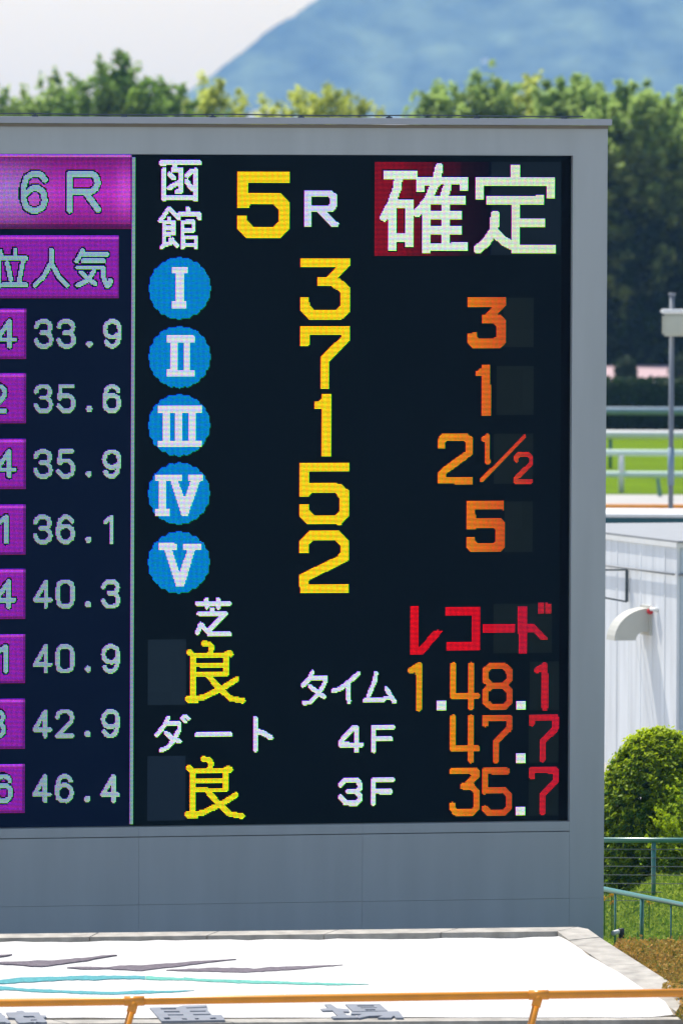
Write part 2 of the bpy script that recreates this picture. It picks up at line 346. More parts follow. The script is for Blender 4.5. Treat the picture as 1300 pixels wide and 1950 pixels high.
# red light behind 確 (kept off the white strokes)
U, Z = grid(714, 308, 935, 488); ua, za = buv(714, 308); ub, zb = buv(935, 488)
ins, dist = cover(kaku+tei, U, Z); msk = (U > ua) & (U < ub) & (Z < za) & (Z > zb) & (dist > .006) & ~ins
st = [(714, (122, 8, 22)), (768, (114, 8, 22)), (772, (98, 10, 22)), (815, (88, 9, 22)), (819, (70, 8, 22)), (870, (48, 8, 20)), (874, (26, 6, 14)), (935, (6, 6, 14))]
leds('red_field', msk, U, Z, ramp(U, st), scrR)
# round badges
def badge(cx, cy, rects, polys=()):
    U, Z = grid(cx-60, cy-60, cx+60, cy+60); cu, cz_ = buv(cx, cy); it = [('p', [*rects, *polys])]
    ins, _ = cover(it, U, Z); th = np.arctan2(Z-cz_, U-cu); r = np.hypot((U-cu)*.97, Z-cz_); R = .005*(57.2+2.6*np.abs(np.cos(th*10)))
    blue = lin((0, 124, 196))*np.ones(U.shape+(3,)); blue = blue*(1+.22*(rng.random(U.shape)[..., None]-.5))
    b = leds('round_badge', (r < R) & ~ins, U, Z, blue, scrR); leds('roman_numeral', ins, U, Z, lin((206, 214, 228))*np.ones(U.shape+(3,)), scrR, y=-.0061)
k = lambda s, y0: (lambda x0_, y0_, x1, y1: tr(270, y0, s, rect(x0_, y0_, x1, y1)))
q = k(7.5, 480)
badge(341.7, 549.3, [q(435,215,650,310), q(490,310,597,702), q(435,702,645,805)])
badge(341.7, 680, [q(350,1185,750,1288), q(410,1288,512,1678), q(597,1288,695,1678), q(352,1678,750,1780)])
q = k(7.5, 740)
badge(340.7, 809.8, [q(225,248,852,348), q(300,348,402,742), q(480,348,582,742), q(665,348,768,742), q(225,742,852,838)])
badge(340.5, 940, [q(190,1225,582,1318), q(245,1310,347,1720), q(195,1718,395,1815), q(665,1225,870,1318)], [tr(270, 740, 7.5, [(410,1310),(515,1310),(612,1560),(700,1310),(835,1310),(660,1812),(570,1812)])])
q = k(7.8, 990)
badge(340.4, 1071, [q(255,345,522,440), q(610,345,877,440)], [tr(270, 990, 7.8, [(335,430),(445,430),(560,790),(680,430),(795,430),(630,980),(505,980)])])
# yellow finishing order
s = 6.964
glyph('numeral', [('p', [tr(550,480,s,[(152,75),(803,75),(803,180),(645,340),(700,370),(803,470),(803,790),(690,900),(262,900),(152,780),(152,605),(268,605),(268,690),(345,770),(610,770),(680,700),(680,550),(640,500),(540,445),(370,445),(370,330),(490,330),(620,200),(620,195),(152,195)])])], YEL)
glyph('numeral', [('p', [tr(550,480,s,[(150,978),(803,978),(803,1180),(535,1450),(535,1790),(520,1808),(415,1808),(415,1390),(685,1125),(685,1100),(268,1100),(268,1235),(250,1252),(150,1252)])])], YEL)
glyph('numeral', [('p', [tr(550,740,s,[(435,75),(557,75),(557,898),(435,898),(435,270),(335,270),(335,175),(395,175),(435,110)])])], YEL)
glyph('numeral', [('p', [tr(550,740,s,[(140,975),(797,975),(797,1100),(262,1100),(262,1255),(690,1255),(795,1360),(795,1690),(690,1803),(250,1803),(140,1690),(140,1530),(262,1530),(262,1600),(340,1683),(605,1683),(670,1620),(670,1450),(600,1375),(315,1375),(270,1425),(140,1425)])])], YEL)
glyph('numeral', [('p', [tr(550,980,9.286,[(360,275),(885,275),(1055,450),(1055,790),(1000,840),(345,1160),(345,1220),(1050,1220),(1050,1360),(1040,1380),(185,1385),(185,1055),(850,735),(905,660),(905,560),(795,445),(445,445),(345,545),(345,680),(185,685),(185,470)])])], YEL)
# orange margins
s = 5.909
glyph('numeral', [('p', [tr(820,550,s,[(408,92),(838,92),(838,185),(740,285),(780,290),(838,345),(838,610),(780,665),(465,665),(405,610),(405,500),(510,490),(530,560),(700,560),(735,530),(735,420),(700,390),(575,390),(575,290),(615,285),(700,200),(408,200)])])], OR)
glyph('numeral', [('p', [tr(820,550,s,[(565,855),(670,855),(670,1430),(565,1430),(565,985),(505,985),(505,930),(565,890)])])], OR)
glyph('numeral', [('p', [tr(820,800,s,[(130,148),(415,148),(467,200),(467,385),(400,440),(175,600),(175,640),(467,640),(467,718),(78,718),(78,590),(120,540),(385,350),(385,250),(375,232),(180,232),(160,260),(160,315),(78,315),(78,205)])])], OR)
glyph('fraction', [('s', 10.2, [tr(820,800,s,[(592,212),(637,180),(637,475)])]), ('s', 7.4, [tr(820,800,s,[(565,680),(1050,185)])]),
    ('s', 9.2, [tr(820,800,s,[(960,450),(960,415),(990,385),(1095,385),(1125,420),(1125,490),(955,655),(955,690),(1125,690)])])], OR)
glyph('numeral', [('p', [tr(820,800,s,[(400,910),(825,910),(825,1010),(500,1010),(500,1100),(780,1100),(825,1150),(825,1430),(775,1485),(450,1485),(400,1430),(400,1320),(495,1320),(500,1365),(525,1380),(700,1380),(725,1350),(725,1230),(700,1210),(515,1210),(495,1230),(400,1230)])])], OR)
# 芝 良 ダート 良
a = lambda l, dx=0, dy=0: [tr(270+dx, 1120+dy, 4.815, q) for q in l]
glyph('kanji', [('s', 9.6, a([[(510,143),(800,143)], [(595,105),(595,175)], [(697,105),(697,175)], [(645,195),(645,230)], [(525,232),(765,232),(610,395)], [(510,410),(540,332),(622,422),(800,422)]]))], WHITE)
for dx, dy in ((0, 0), (-1.2, 220)):
    glyph('kanji', [('s', 11, a([[(570,505),(620,515),(642,545),(625,600)], [(470,620),(470,1010)], [(772,600),(772,785)], [(610,805),(700,905),(810,1010),(925,1030)], [(868,835),(740,915),(560,1000),(430,1018)], [(435,585),(470,615)], [(772,625),(800,590),(815,605)], [(440,1030),(500,1025)], [(420,1012),(470,1000)]], dx, dy)),
        ('s', 8.8, a([[(470,615),(772,615)], [(470,704),(772,704)], [(470,790),(772,790)]], dx, dy))], YEL2)
a = lambda l: [tr(270, 1340, 4.815, q) for q in l]
glyph('katakana', [('s', 9.2, a([[(240,130),(215,190),(140,285)], [(230,185),(345,182),(345,235),(290,340),(230,405),(175,430)], [(225,270),(280,320),(345,345)]])), ('s', 7, a([[(395,110),(368,130),(400,168)], [(395,110),(432,140)]]))], WHITE)
glyph('katakana', [('s', 9.6, a([[(505,283),(810,283)]]))], WHITE)
glyph('katakana', [('s', 10.6, a([[(1042,138),(1042,418)], [(1060,250),(1120,275),(1180,310)]]))], WHITE)
a = lambda l: [tr(560, 1240, 5.736, q) for q in l]
glyph('katakana', [('s', 9, a([[(195,230),(175,290),(92,375)], [(190,290),(345,290),(335,340),(270,460),(170,560),(105,565)], [(170,385),(325,500)]]))], WHITE)
glyph('katakana', [('s', 9.6, a([[(700,245),(590,340),(500,410),(425,435)], [(592,350),(595,550)]]))], WHITE)
glyph('katakana', [('s', 9, a([[(890,245),(880,320),(805,500)], [(765,538),(970,532),(990,512),(1070,510)], [(1005,410),(1090,550)]]))], WHITE)
glyph('numeral', [('s', 10.2, a([[(675,1085),(675,835),(645,835),(510,985),(510,1022),(735,1022)]]))], (208, 218, 226))
glyph('letter', [('s', 10.2, a([[(865,1085),(865,832),(1070,832)], [(865,957),(1050,957)]]))], (208, 218, 226))
glyph('numeral', [('s', 10.2, a([[(505,1458),(545,1410),(680,1410),(712,1445),(712,1500),(680,1535),(590,1535)], [(680,1535),(712,1570),(712,1620),(680,1660),(560,1660),(505,1595)]]))], (208, 218, 226))
glyph('letter', [('s', 10.2, a([[(862,1660),(865,1407),(1070,1407)], [(865,1533),(1050,1533)]]))], (208, 218, 226))
# レコード
RED = [(770, (204, 0, 12)), (925, (190, 0, 22)), (1000, (172, 4, 40)), (1050, (160, 26, 38))]
a = lambda q: tr(760, 1130, 3.939, q); b_ = lambda *q: a(rect(*q))
glyph('katakana', [('p', [a([(78,92),(145,92),(145,405),(255,285),(280,275),(335,275),(180,455),(78,458)])])], RED)
glyph('katakana', [('p', [b_(348,103,607,168), b_(540,160,605,420), b_(348,360,605,425)])], RED)
glyph('katakana', [('p', [b_(622,228,870,295)])], RED)
glyph('katakana', [('p', [b_(890,100,957,450), a([(950,228),(1010,228),(1115,340),(1100,350),(1060,345),(1000,290),(950,290)]), b_(1040,72,1086,150), b_(1097,72,1143,150)])], RED)
c7 = lambda l: [tr(760, 1130, 3.939, q) for q in l]; c9 = lambda l: [tr(760, 1330, 3.939, q) for q in l]
def thin(l, w=12.6): glyph('numeral', [('s', w, l)], OR)
thin(c7([[(85,578),(145,540),(145,860)]]), 13); thin(c7([[(403,540),(403,768),(580,768)], [(537,540),(537,852)]]))
thin(c7([[(690,540),(780,540),(822,575),(822,650),(780,690),(690,690),(645,650),(645,575),(690,540)], [(690,690),(645,730),(645,815),(690,852),(785,852),(822,815),(822,730),(780,690)]]))
thin(c7([[(1035,575),(1090,540),(1090,855)]])); thin(c9([[(400,145),(400,375),(580,375)], [(535,145),(535,462)]])); thin(c9([[(642,190),(642,145),(822,145),(822,225),(722,325),(722,462)]]))
thin(c9([[(993,185),(993,143),(1170,143),(1170,225),(1072,325),(1072,455)]])); thin(c9([[(395,545),(575,545),(575,578),(500,655)], [(478,658),(540,658),(575,700),(575,820),(545,855),(420,855),(395,820),(395,800)]]))
thin(c9([[(805,543),(640,543),(640,695)], [(640,690),(780,685),(818,720),(818,820),(785,855),(670,855),(640,825)]])); thin(c9([[(993,585),(993,538),(1170,538),(1170,620),(1072,720),(1072,850)]]))
for x0, y0, x1, y1 in ((277,20,348,92), (873,18,942,88), (872,415,942,482), (870,810,938,875)):
    glyph('decimal_point', [('p', [tr(760, 1330, 3.939, rect(x0, y0, x1, y1))])], (210, 224, 218))
# modules that read paler than the rest of the screen
def module(x0, y0, x1, y1, glow, nm='replaced_module'):
    a, b = buv(x0, y0), buv(x1, y1); m = screen_material('module_face', (.006, .008, .009), tuple(np.maximum(lin(glow)*.62-.0016, 0)))
    MB().box(a[0], -.0035, b[1], b[0], -.002, a[1]).build(nm, m, scrR)
module(282, 1218, 354, 1342, (28, 42, 54)); module(281, 1440, 353, 1562, (26, 40, 56))
for q in ((958, 567, 1015, 661), (945, 697, 1015, 790), (940, 826, 1014, 921), (960, 955, 1013, 1051), (939, 1150, 1050, 1243), (1008, 1260, 1063, 1352), (1006, 1360, 1062, 1452), (1006, 1460, 1062, 1553)):
    module(*q, (20, 29, 27))
module(934, 308, 1066, 486, (18, 30, 42))
# left screen
def digit(ch):
    D = {'0': [[(0,.32),(.08,.1),(.3,0),(.7,0),(.92,.1),(1,.32),(1,.68),(.92,.9),(.7,1),(.3,1),(.08,.9),(0,.68),(0,.32)]],
    '1': [[(.12,.2),(.5,.0),(.5,1)]], '2': [[(0,.24),(.08,.09),(.3,0),(.7,0),(.93,.1),(1,.26),(.93,.42),(.0,1),(1,1)]],
    '3': [[(0,.22),(.08,.08),(.3,0),(.65,0),(.87,.08),(.95,.22),(.87,.38),(.7,.46),(.36,.46)], [(.7,.46),(.92,.58),(1,.74),(.93,.9),(.7,1),(.3,1),(.1,.92),(-.02,.76)]],
    '4': [[(.72,1),(.72,0),(0,.74),(1.02,.74)]], '5': [[(.9,0),(.12,0),(.08,.48),(.3,.38),(.65,.37),(.92,.5),(1,.68),(.92,.88),(.68,1),(.3,1),(.0,.8)]],
    '6': [[(.92,.18),(.8,.06),(.6,0),(.4,0),(.15,.12),(.02,.4),(0,.7),(.1,.9),(.35,1),(.65,1),(.9,.88),(1,.68),(.9,.47),(.65,.37),(.35,.37),(.06,.5)]]}
    D['9'] = [[(1-x, 1-y) for x, y in l] for l in D['6']]; return D[ch]
def place(ch, x0, y0, w, h): return [[(x0+x*w, y0+y*h) for x, y in l] for l in digit(ch)]
GR = [(0, (124, 154, 162)), (120, (138, 162, 172)), (250, (158, 184, 188))]
rows = [('33', '9', '4', 607), ('35', '6', '2', 730.5), ('35', '9', '4', 854.6), ('36', '1', '1', 979.5), ('40', '3', '4', 1102.5), ('40', '9', '1', 1226), ('42', '9', '3', 1349.5), ('46', '4', '6', 1473)]
for i, (ab, c, lead, yt) in enumerate(rows):
    sh = -.55*i
    glyph('numeral', [('s', 8.8, place(ab[0], 69.5+sh, yt+5, 28.4, 47))], GR, scrL); glyph('numeral', [('s', 8.8, place(ab[1], 112.5+sh, yt+5, 28.4, 47))], GR, scrL)
    glyph('decimal_point', [('s', 12.5, [[(170.3+sh, yt+48), (170.4+sh, yt+48)]])], GR, scrL); glyph('numeral', [('s', 8.8, place(c, 199.5+sh, yt+5, 28.4, 47))], GR, scrL)
def purple(x1, y0, y1, texts, w, header=False, name='purple_box', tn='numeral'):
    U, Z = grid(-8, y0, x1, y1); ub, zb = buv(x1, y1); _, za = buv(x1*.5, y0); ua = buv(-8, y0)[0]
    it = [('s', w, texts)]; ins, dist = cover(it, U, Z); inside = (U < ub) & (Z > zb) & (Z < za) & (U > ua) & (Z < zT-.004)
    fz = (za-Z)/(za-zb); X = pxof(U)
    base = np.array(lin((132, 28, 158)))*np.ones(U.shape+(1,)) if not header else None
    if header:
        t = np.clip(1-np.abs(fz-.52)/.5, 0, 1)[..., None]; base = lin((104, 18, 98))*(1-t)+lin((176, 46, 184))*t
        hl = np.exp(-((X-236)/16.)**2-((fz-.5)/.28)**2)[..., None]; base = base*(1-hl*.7)+lin((206, 84, 212))*hl*.7; g = np.exp(-((X-10)/60.)**2)[..., None]*t; base = base*(1-g)+lin((156, 118, 196))*g
    edge = ((za-Z) < .030) & ((za-Z) > .006); base = np.where(edge[..., None], lin((176, 92, 208) if header else (178, 66, 206)), base)
    dk = ((ub-U) < .016) | ((Z-zb) < (.05 if header else .022)); base = np.where(dk[..., None], base*.5, base)
    base = base*(1+.3*(rng.random(U.shape)[..., None]-.5))
    leds(name, inside & (dist > .013), U, Z, base, scrL)
    if tn: leds(tn, ins & inside, U, Z, ramp(U, [(0, (128, 164, 176)), (250, (140, 178, 190))]), scrL, y=-.0061)
h = lambda l: [tr(0, 280, 4.815, q) for q in l]
purple(251, 294, 436, h([[(412,300),(385,262),(350,245),(300,245),(245,280),(216,370),(216,480),(245,555),(290,580),(340,580),(390,555),(412,490),(395,410),(345,375),(290,380),(240,430)],
    [(640,580),(640,245),(840,245),(880,270),(897,330),(875,385),(830,410),(640,410)], [(785,415),(830,480),(900,575)]]), 11.8, True, 'title_bar')
purple(228, 449.3, 568.7, h([[(5,955),(8,1010)], [(-12,1030),(-12,1280)], [(140,945),(140,1015)], [(30,1020),(238,1020)], [(68,1065),(100,1215)], [(212,1050),(175,1235)], [(25,1265),(238,1265)],
    [(470,945),(470,1060),(400,1190),(320,1268)], [(470,1060),(540,1190),(615,1268)], [(760,950),(725,1010),(702,1045)], [(765,985),(982,985)], [(765,1045),(952,1045)],
    [(712,1105),(945,1105),(952,1210),(985,1278),(1008,1258),(1012,1222)], [(862,1140),(800,1225),(712,1268)], [(745,1150),(800,1200),(872,1252)]]), 9.2, False, 'caption_bar', 'kanji')
lead = {'4': (-6, 34), '2': (-18, 28), '1': (-3, 32), '3': (-20, 30), '6': (-5, 29)}
for i, (_, _, l, yt) in enumerate(rows):
    x0, w = lead[l]; sh = -.4*i; purple(49.8-.33*i, yt-19, yt+76, place(l, x0+sh, yt+5, w, 47), 9.2)
# thin line between the two screens
U, Z = grid(250, 297, 259, 1573); ua = buv(252.6, 900)[0]-.014; msk = (U > ua) & (U < ua+.028) & (Z < zT-.02) & (Z > zB+.012)
leds('divider_line', msk, U, Z, lin((124, 148, 158))*np.ones(U.shape+(3,)), scrL, y=-.0062)

# ------------------------------------------------------------------ raised display bed in front
KZ = .105
def bedp(px, py, dz=0):                               # on the sloping top of the bed
    r = ray(px, py); n = Vector((0, -KZ, 1)); P0 = Vector((0, 90.4, .47+dz)); O = Vector((0, 0, H)); return O + r*((P0-O).dot(n)/r.dot(n))
bed = thing('display_bed', 'raised sloping white gravel bed with curb below the scoreboard', 'display bed', (0, 92, 0))
def wob(a, b, n, amp):                               # an uneven edge between two points
    out = []
    for i in range(n):
        t = i/n; p = a.lerp(b, t); out.append(p+Vector((random.uniform(-amp, amp)*.4, random.uniform(-amp, amp), 0)))
    return out
A0, A1, A2 = bedp(-500, 1784.4), bedp(1098, 1765), bedp(1119, 1769)
Bx = bedp(1385, 1941)
FL0, FL1 = bedp(-500, 1792.4, 0), bedp(1060, 1773.5, 0)
def quadstone(name, P, thick, m): return prism([P], thick, name, m, bed)
# far curb in lengths, right curb in lengths, near curb in lengths
def curb_run(a0, a1, b0, b1, n, thick=.5):
    for i in range(n):
        t0, t1 = i/n+.0008, (i+1)/n-.0008; quadstone('curb_stone', [a0.lerp(a1, t0), a0.lerp(a1, t1), b0.lerp(b1, t1), b0.lerp(b1, t0)], thick, M['concrete'])
curb_run(A0, A1, FL0, FL1, 7)
quadstone('curb_stone', [A1+Vector((.003, 0, 0)), A2, bedp(1140, 1784), bedp(1082, 1790), FL1+Vector((.003, 0, 0))], .5, M['concrete'])
curb_run(bedp(1141, 1785), Bx, bedp(1083, 1791), bedp(1300, 1935), 3)
curb_run(bedp(-500, 1944.6), bedp(1300, 1936.5), bedp(-500, 1953.4), Bx+Vector((0, 0, 0)), 6)
ftop = [FL0+Vector((0, .02, -.075)), FL1+Vector((.02, .02, -.075))]
fieldpts = [ftop[0], ftop[1]]+[bedp(1102, 1800, -.07), bedp(1312, 1936, -.07), bedp(-500, 1948.6, -.07)]
quadstone('gravel_field', fieldpts, .3, M['white_gravel'])
# white gravel spilling unevenly against the curbs
edge = [bedp(1064, 1783, -.012)]+[bedp(x+random.uniform(-3, 3), y+random.uniform(-1.5, 1.5), .004) for x, y in ((1078, 1790), (1090, 1799), (1106, 1808), (1120, 1818), (1142, 1830), (1160, 1842), (1180, 1852), (1200, 1866), (1222, 1881), (1245, 1896), (1262, 1908), (1272, 1921), (1283, 1933))]
edge += [bedp(x, 1938-x*.0008+random.uniform(-1, 1), .004) for x in range(1240, -480, -60)]
back = [bedp(x, 1794-x*.0085+random.uniform(-1.6, 1.6), -.012) for x in range(-480, 1060, 34)]
dirt = [p+Vector((.020, .0, -.005)) for p in edge[:14]]+[p+Vector((.0, -.012, -.005)) for p in edge[14:]]
quadstone('dirt_edge', dirt+[p+Vector((0, .03, -.005)) for p in [back[0]+Vector((-.3, 0, 0))]+back], .04, M['dirt'])
quadstone('gravel_spread', edge+[back[0]+Vector((-.05, 0, 0))]+back, .05, M['white_gravel'])
def stripe(pts, m, lbl=None):
    out = []
    for i in range(len(pts)):
        a = Vector(pts[i]); b = Vector(pts[(i+1) % len(pts)]); n = max(1, int((b-a).length/9))
        for j in range(n):
            q = a.lerp(b, j/n); out.append(bedp(q.x, q.y+random.uniform(-.55, .55), .010))
    o = quadstone('gravel_stripe', out, .012, m)
    if lbl: o['label'] = lbl
stripe(tr(0,1780,5.417,[(-60,284),(0,280),(80,275),(260,275),(380,262),(560,262),(740,245),(900,232),(1050,212),(1210,205),(1150,218),(980,245),(900,265),(700,290),(570,308),(430,322),(320,322),(240,310),(130,303),(60,298),(0,292),(-60,290)]), M['purple_gravel'], 'purple grey gravel stripe')
stripe([(128,1842),(148,1841),(178,1840.6),(197,1842),(228,1838.5),(268,1837.5),(308,1835),(338,1833),(382,1829),(410,1827.5),(450,1826),(419,1829.8),(385,1833.3),(350,1837.8),(308,1843),(271,1847.7),(240,1846),(197,1844),(154,1844.6)], M['purple_gravel'], 'purple grey gravel stripe')
stripe([(317,1846.5),(350,1844.7),(405,1842.6),(471,1842.6),(483,1844.7),(516,1841.2),(558,1839.5),(606,1838.5),(653,1837),(606,1841.2),(558,1846),(516,1848.8),(461,1851.2),(405,1849.5),(350,1848.2)], M['purple_gravel'], 'purple grey gravel stripe')
stripe([(-20,1819),(0,1818),(24,1816.5),(14,1819),(0,1821),(-20,1822)], M['purple_gravel'], 'purple grey gravel stripe')
t1 = tr(0,1700,3.25,[(-60,548),(0,540),(100,525),(240,522),(380,518),(500,512),(640,512),(800,512),(900,515)]); t1b = tr(0,1700,3.25,[(900,535),(860,532),(700,532),(580,540),(480,535),(300,545),(150,552),(0,562),(-60,572)])
stripe(t1+t1b, M['teal_gravel'], 'turquoise gravel stripe')
stripe(tr(0,1700,3.25,[(903,515),(1000,520),(1170,530)])+tr(350,1700,2.889,[(0,465),(130,475),(380,482),(650,492),(900,498),(1015,501),(850,508),(600,502),(300,495),(130,488),(0,480)])+tr(0,1700,3.25,[(1000,540),(903,535)]), M['mint_gravel'], 'mint green gravel stripe')
stripe(tr(0,1700,3.25,[(-50,574),(0,577),(60,580),(110,590),(240,595),(380,602),(540,608),(700,612),(850,605),(1000,606),(1205,603),(1080,615),(900,622),(720,627),(560,627),(380,618),(200,612),(70,600),(0,600),(-50,598)]), M['teal_gravel'], 'turquoise gravel stripe')
def letters(loops): return prism([[bedp(x, y, .018) for x, y in l] for l in loops], .022, 'kanji_letter', M['letter'], bed)
a = lambda l: [tr(270, 1890, 8.125, q) for q in l]
letters(a([[(125,232),(560,222),(640,200),(1010,192),(1020,270),(1085,345),(1235,345),(1290,425),(310,440)],
    [(290,243),(530,239),(535,260),(305,263)], [(340,288),(580,286),(598,308),(355,308)], [(400,338),(640,336),(655,355),(412,356)], [(680,233),(1000,218),(1008,233),(700,246)], [(740,283),(990,279),(1003,298),(755,301)],
    [(790,333),(1060,329),(1070,347),(805,352)], [(335,388),(430,384),(455,415),(362,417)], [(610,400),(690,400),(712,420),(640,420)], [(815,398),(880,396),(890,416),(835,418)], [(1050,392),(1140,386),(1160,408),(1068,414)]]))
a = lambda l: [tr(600, 1890, 7.222, q) for q in l]
letters(a([[(130,160),(215,158),(300,215),(460,230),(470,262),(380,262),(440,310),(560,320),(580,345),(250,350),(220,328),(310,320),(240,245),(100,248),(75,222),(180,215)]]))
letters(a([[(415,160),(885,155),(995,250),(520,258)], [(570,177),(800,175),(818,192),(590,193)], [(620,206),(840,204),(850,214),(635,216)], [(680,230),(820,228),(838,246),(695,249)]]))
letters(a([[(500,268),(1145,255),(1215,345),(1110,345),(1080,315),(1040,345),(860,345),(925,315),(880,315),(740,320),(600,350),(560,330),(640,295),(490,292)]]))
a = lambda l: [tr(0, 1890, 10, q) for q in l]
letters(a([[(120,380),(330,372),(320,350),(430,342),(490,375),(750,375),(780,430),(880,435),(890,465),(830,475),(900,560),(800,565),(700,555),(680,575),(630,560),(470,575),(370,575),(320,540),(290,485),(180,475)], [(440,445),(650,445),(680,480),(470,482)], [(580,518),(690,513),(725,530),(595,536)]]))
letters(a([[(-150,380),(30,385),(50,420),(110,450),(110,480),(150,500),(210,575),(150,580),(100,560),(-150,562)]]))
# the bed's wall towards the viewer
n0, n1 = bedp(-500, 1953.4), Bx; iv = bed.matrix_world.inverted()
for i in range(9):
    a_, b2 = n0.lerp(n1, i/9+.001), n0.lerp(n1, (i+1)/9-.001); V = []
    for q in (a_, b2): V += [Vector((q.x, q.y+.02, q.z-.03)), Vector((q.x, q.y+.3, q.z-.03)), Vector((q.x, q.y+.02, 0)), Vector((q.x, q.y+.3, 0))]
    o = pyobj('wall_block', [iv @ v for v in V], [(0,4,6,2),(1,3,7,5),(0,1,5,4),(2,6,7,3),(0,2,3,1),(4,5,7,6)], M['curbwall'], bed)

# ------------------------------------------------------------------ orange railing
DR = 86.0
rl = thing('pipe_railing', 'orange pipe railing crossing in front of the white gravel bed', 'railing', (0, DR, 0))
pa, pb = at(0, 1910, DR), at(1300, 1890.5, DR); pd = (pb-pa)
def railat(px): return pa+pd*(px/1300.0)
b = WB(); b.tube(railat(-700), railat(1900), .0345, 20); b.build('rail', M['orange'], rl, True)
for x, xb in ((256, 244), (1025, 1011), (-513, -525), (1794, 1780)):
    if -800 < x < 1900:
        c0 = railat(x); foot = at(xb, 1950, DR-.05); dirv = (foot-c0); foot = c0+dirv*(c0.z/(-dirv.z))
        b = WB(); b.tube(railat(x-19), railat(x+19), .041, 20); b.tube(c0, c0+dirv.normalized()*.10, .039, 20); b.build('tee_fitting', M['orange'], rl, True)
        b = WB(); b.tube(c0, foot, .031, 18); b.build('post', M['orange'], rl, True)

# ------------------------------------------------------------------ foliage
def leaves(name, P, size, m, parent=None, tint=None, normal=None, flat=0.0, aspect=1.9):
    n = len(P); d = rng.normal(size=(n, 3)) if normal is None else normal+rng.normal(size=(n, 3))*flat
    d /= np.linalg.norm(d, axis=1)[:, None]; r = rng.normal(size=(n, 3)); u = np.cross(d, r); u /= np.linalg.norm(u, axis=1)[:, None]; w = np.cross(d, u)
    s = (size*(.55+.9*rng.random(n)))[:, None]; V = np.stack([P-u*s, P-w*s/aspect, P+u*s, P+w*s/aspect], 1).reshape(-1, 3)
    me = bpy.data.meshes.new(name); me.vertices.add(n*4); me.loops.add(n*4); me.polygons.add(n)
    me.vertices.foreach_set('co', V.astype(np.float32).ravel()); me.loops.foreach_set('vertex_index', np.arange(n*4, dtype=np.int32)); me.polygons.foreach_set('loop_start', np.arange(0, n*4, 4, dtype=np.int32)); me.update()
    a = me.attributes.new('tint', 'FLOAT', 'POINT'); tv = (rng.random(n) if tint is None else tint); a.data.foreach_set('value', np.repeat(tv, 4).astype(np.float32))
    return link(name, me, m, parent)
LEAF = dict(
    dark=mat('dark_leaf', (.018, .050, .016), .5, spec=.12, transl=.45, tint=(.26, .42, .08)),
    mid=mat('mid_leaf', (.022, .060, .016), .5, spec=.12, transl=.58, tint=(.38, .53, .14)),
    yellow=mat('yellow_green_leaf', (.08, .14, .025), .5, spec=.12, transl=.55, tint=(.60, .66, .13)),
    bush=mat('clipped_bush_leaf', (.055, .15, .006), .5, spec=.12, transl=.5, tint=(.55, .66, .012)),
    shoot=mat('yellow_shoot_leaf', (.08, .19, .008), .5, spec=.12, transl=.5, tint=(.50, .62, .012)),
    rust=mat('rust_hedge_leaf', (.17, .20, .03), .6, spec=.12, transl=.35, tint=(.66, .34, .08), noise=.45, nscale=3.5),
    hedge=mat('far_hedge_leaf', (.020, .045, .015), .6, spec=.12, transl=.25, tint=(.035, .07, .02)),
    grass=mat('grass_blade', (.12, .23, .02), .6, spec=.12, transl=.45, tint=(.44, .52, .07)),
)
SUNV = np.array([sd.x, sd.y, sd.z])
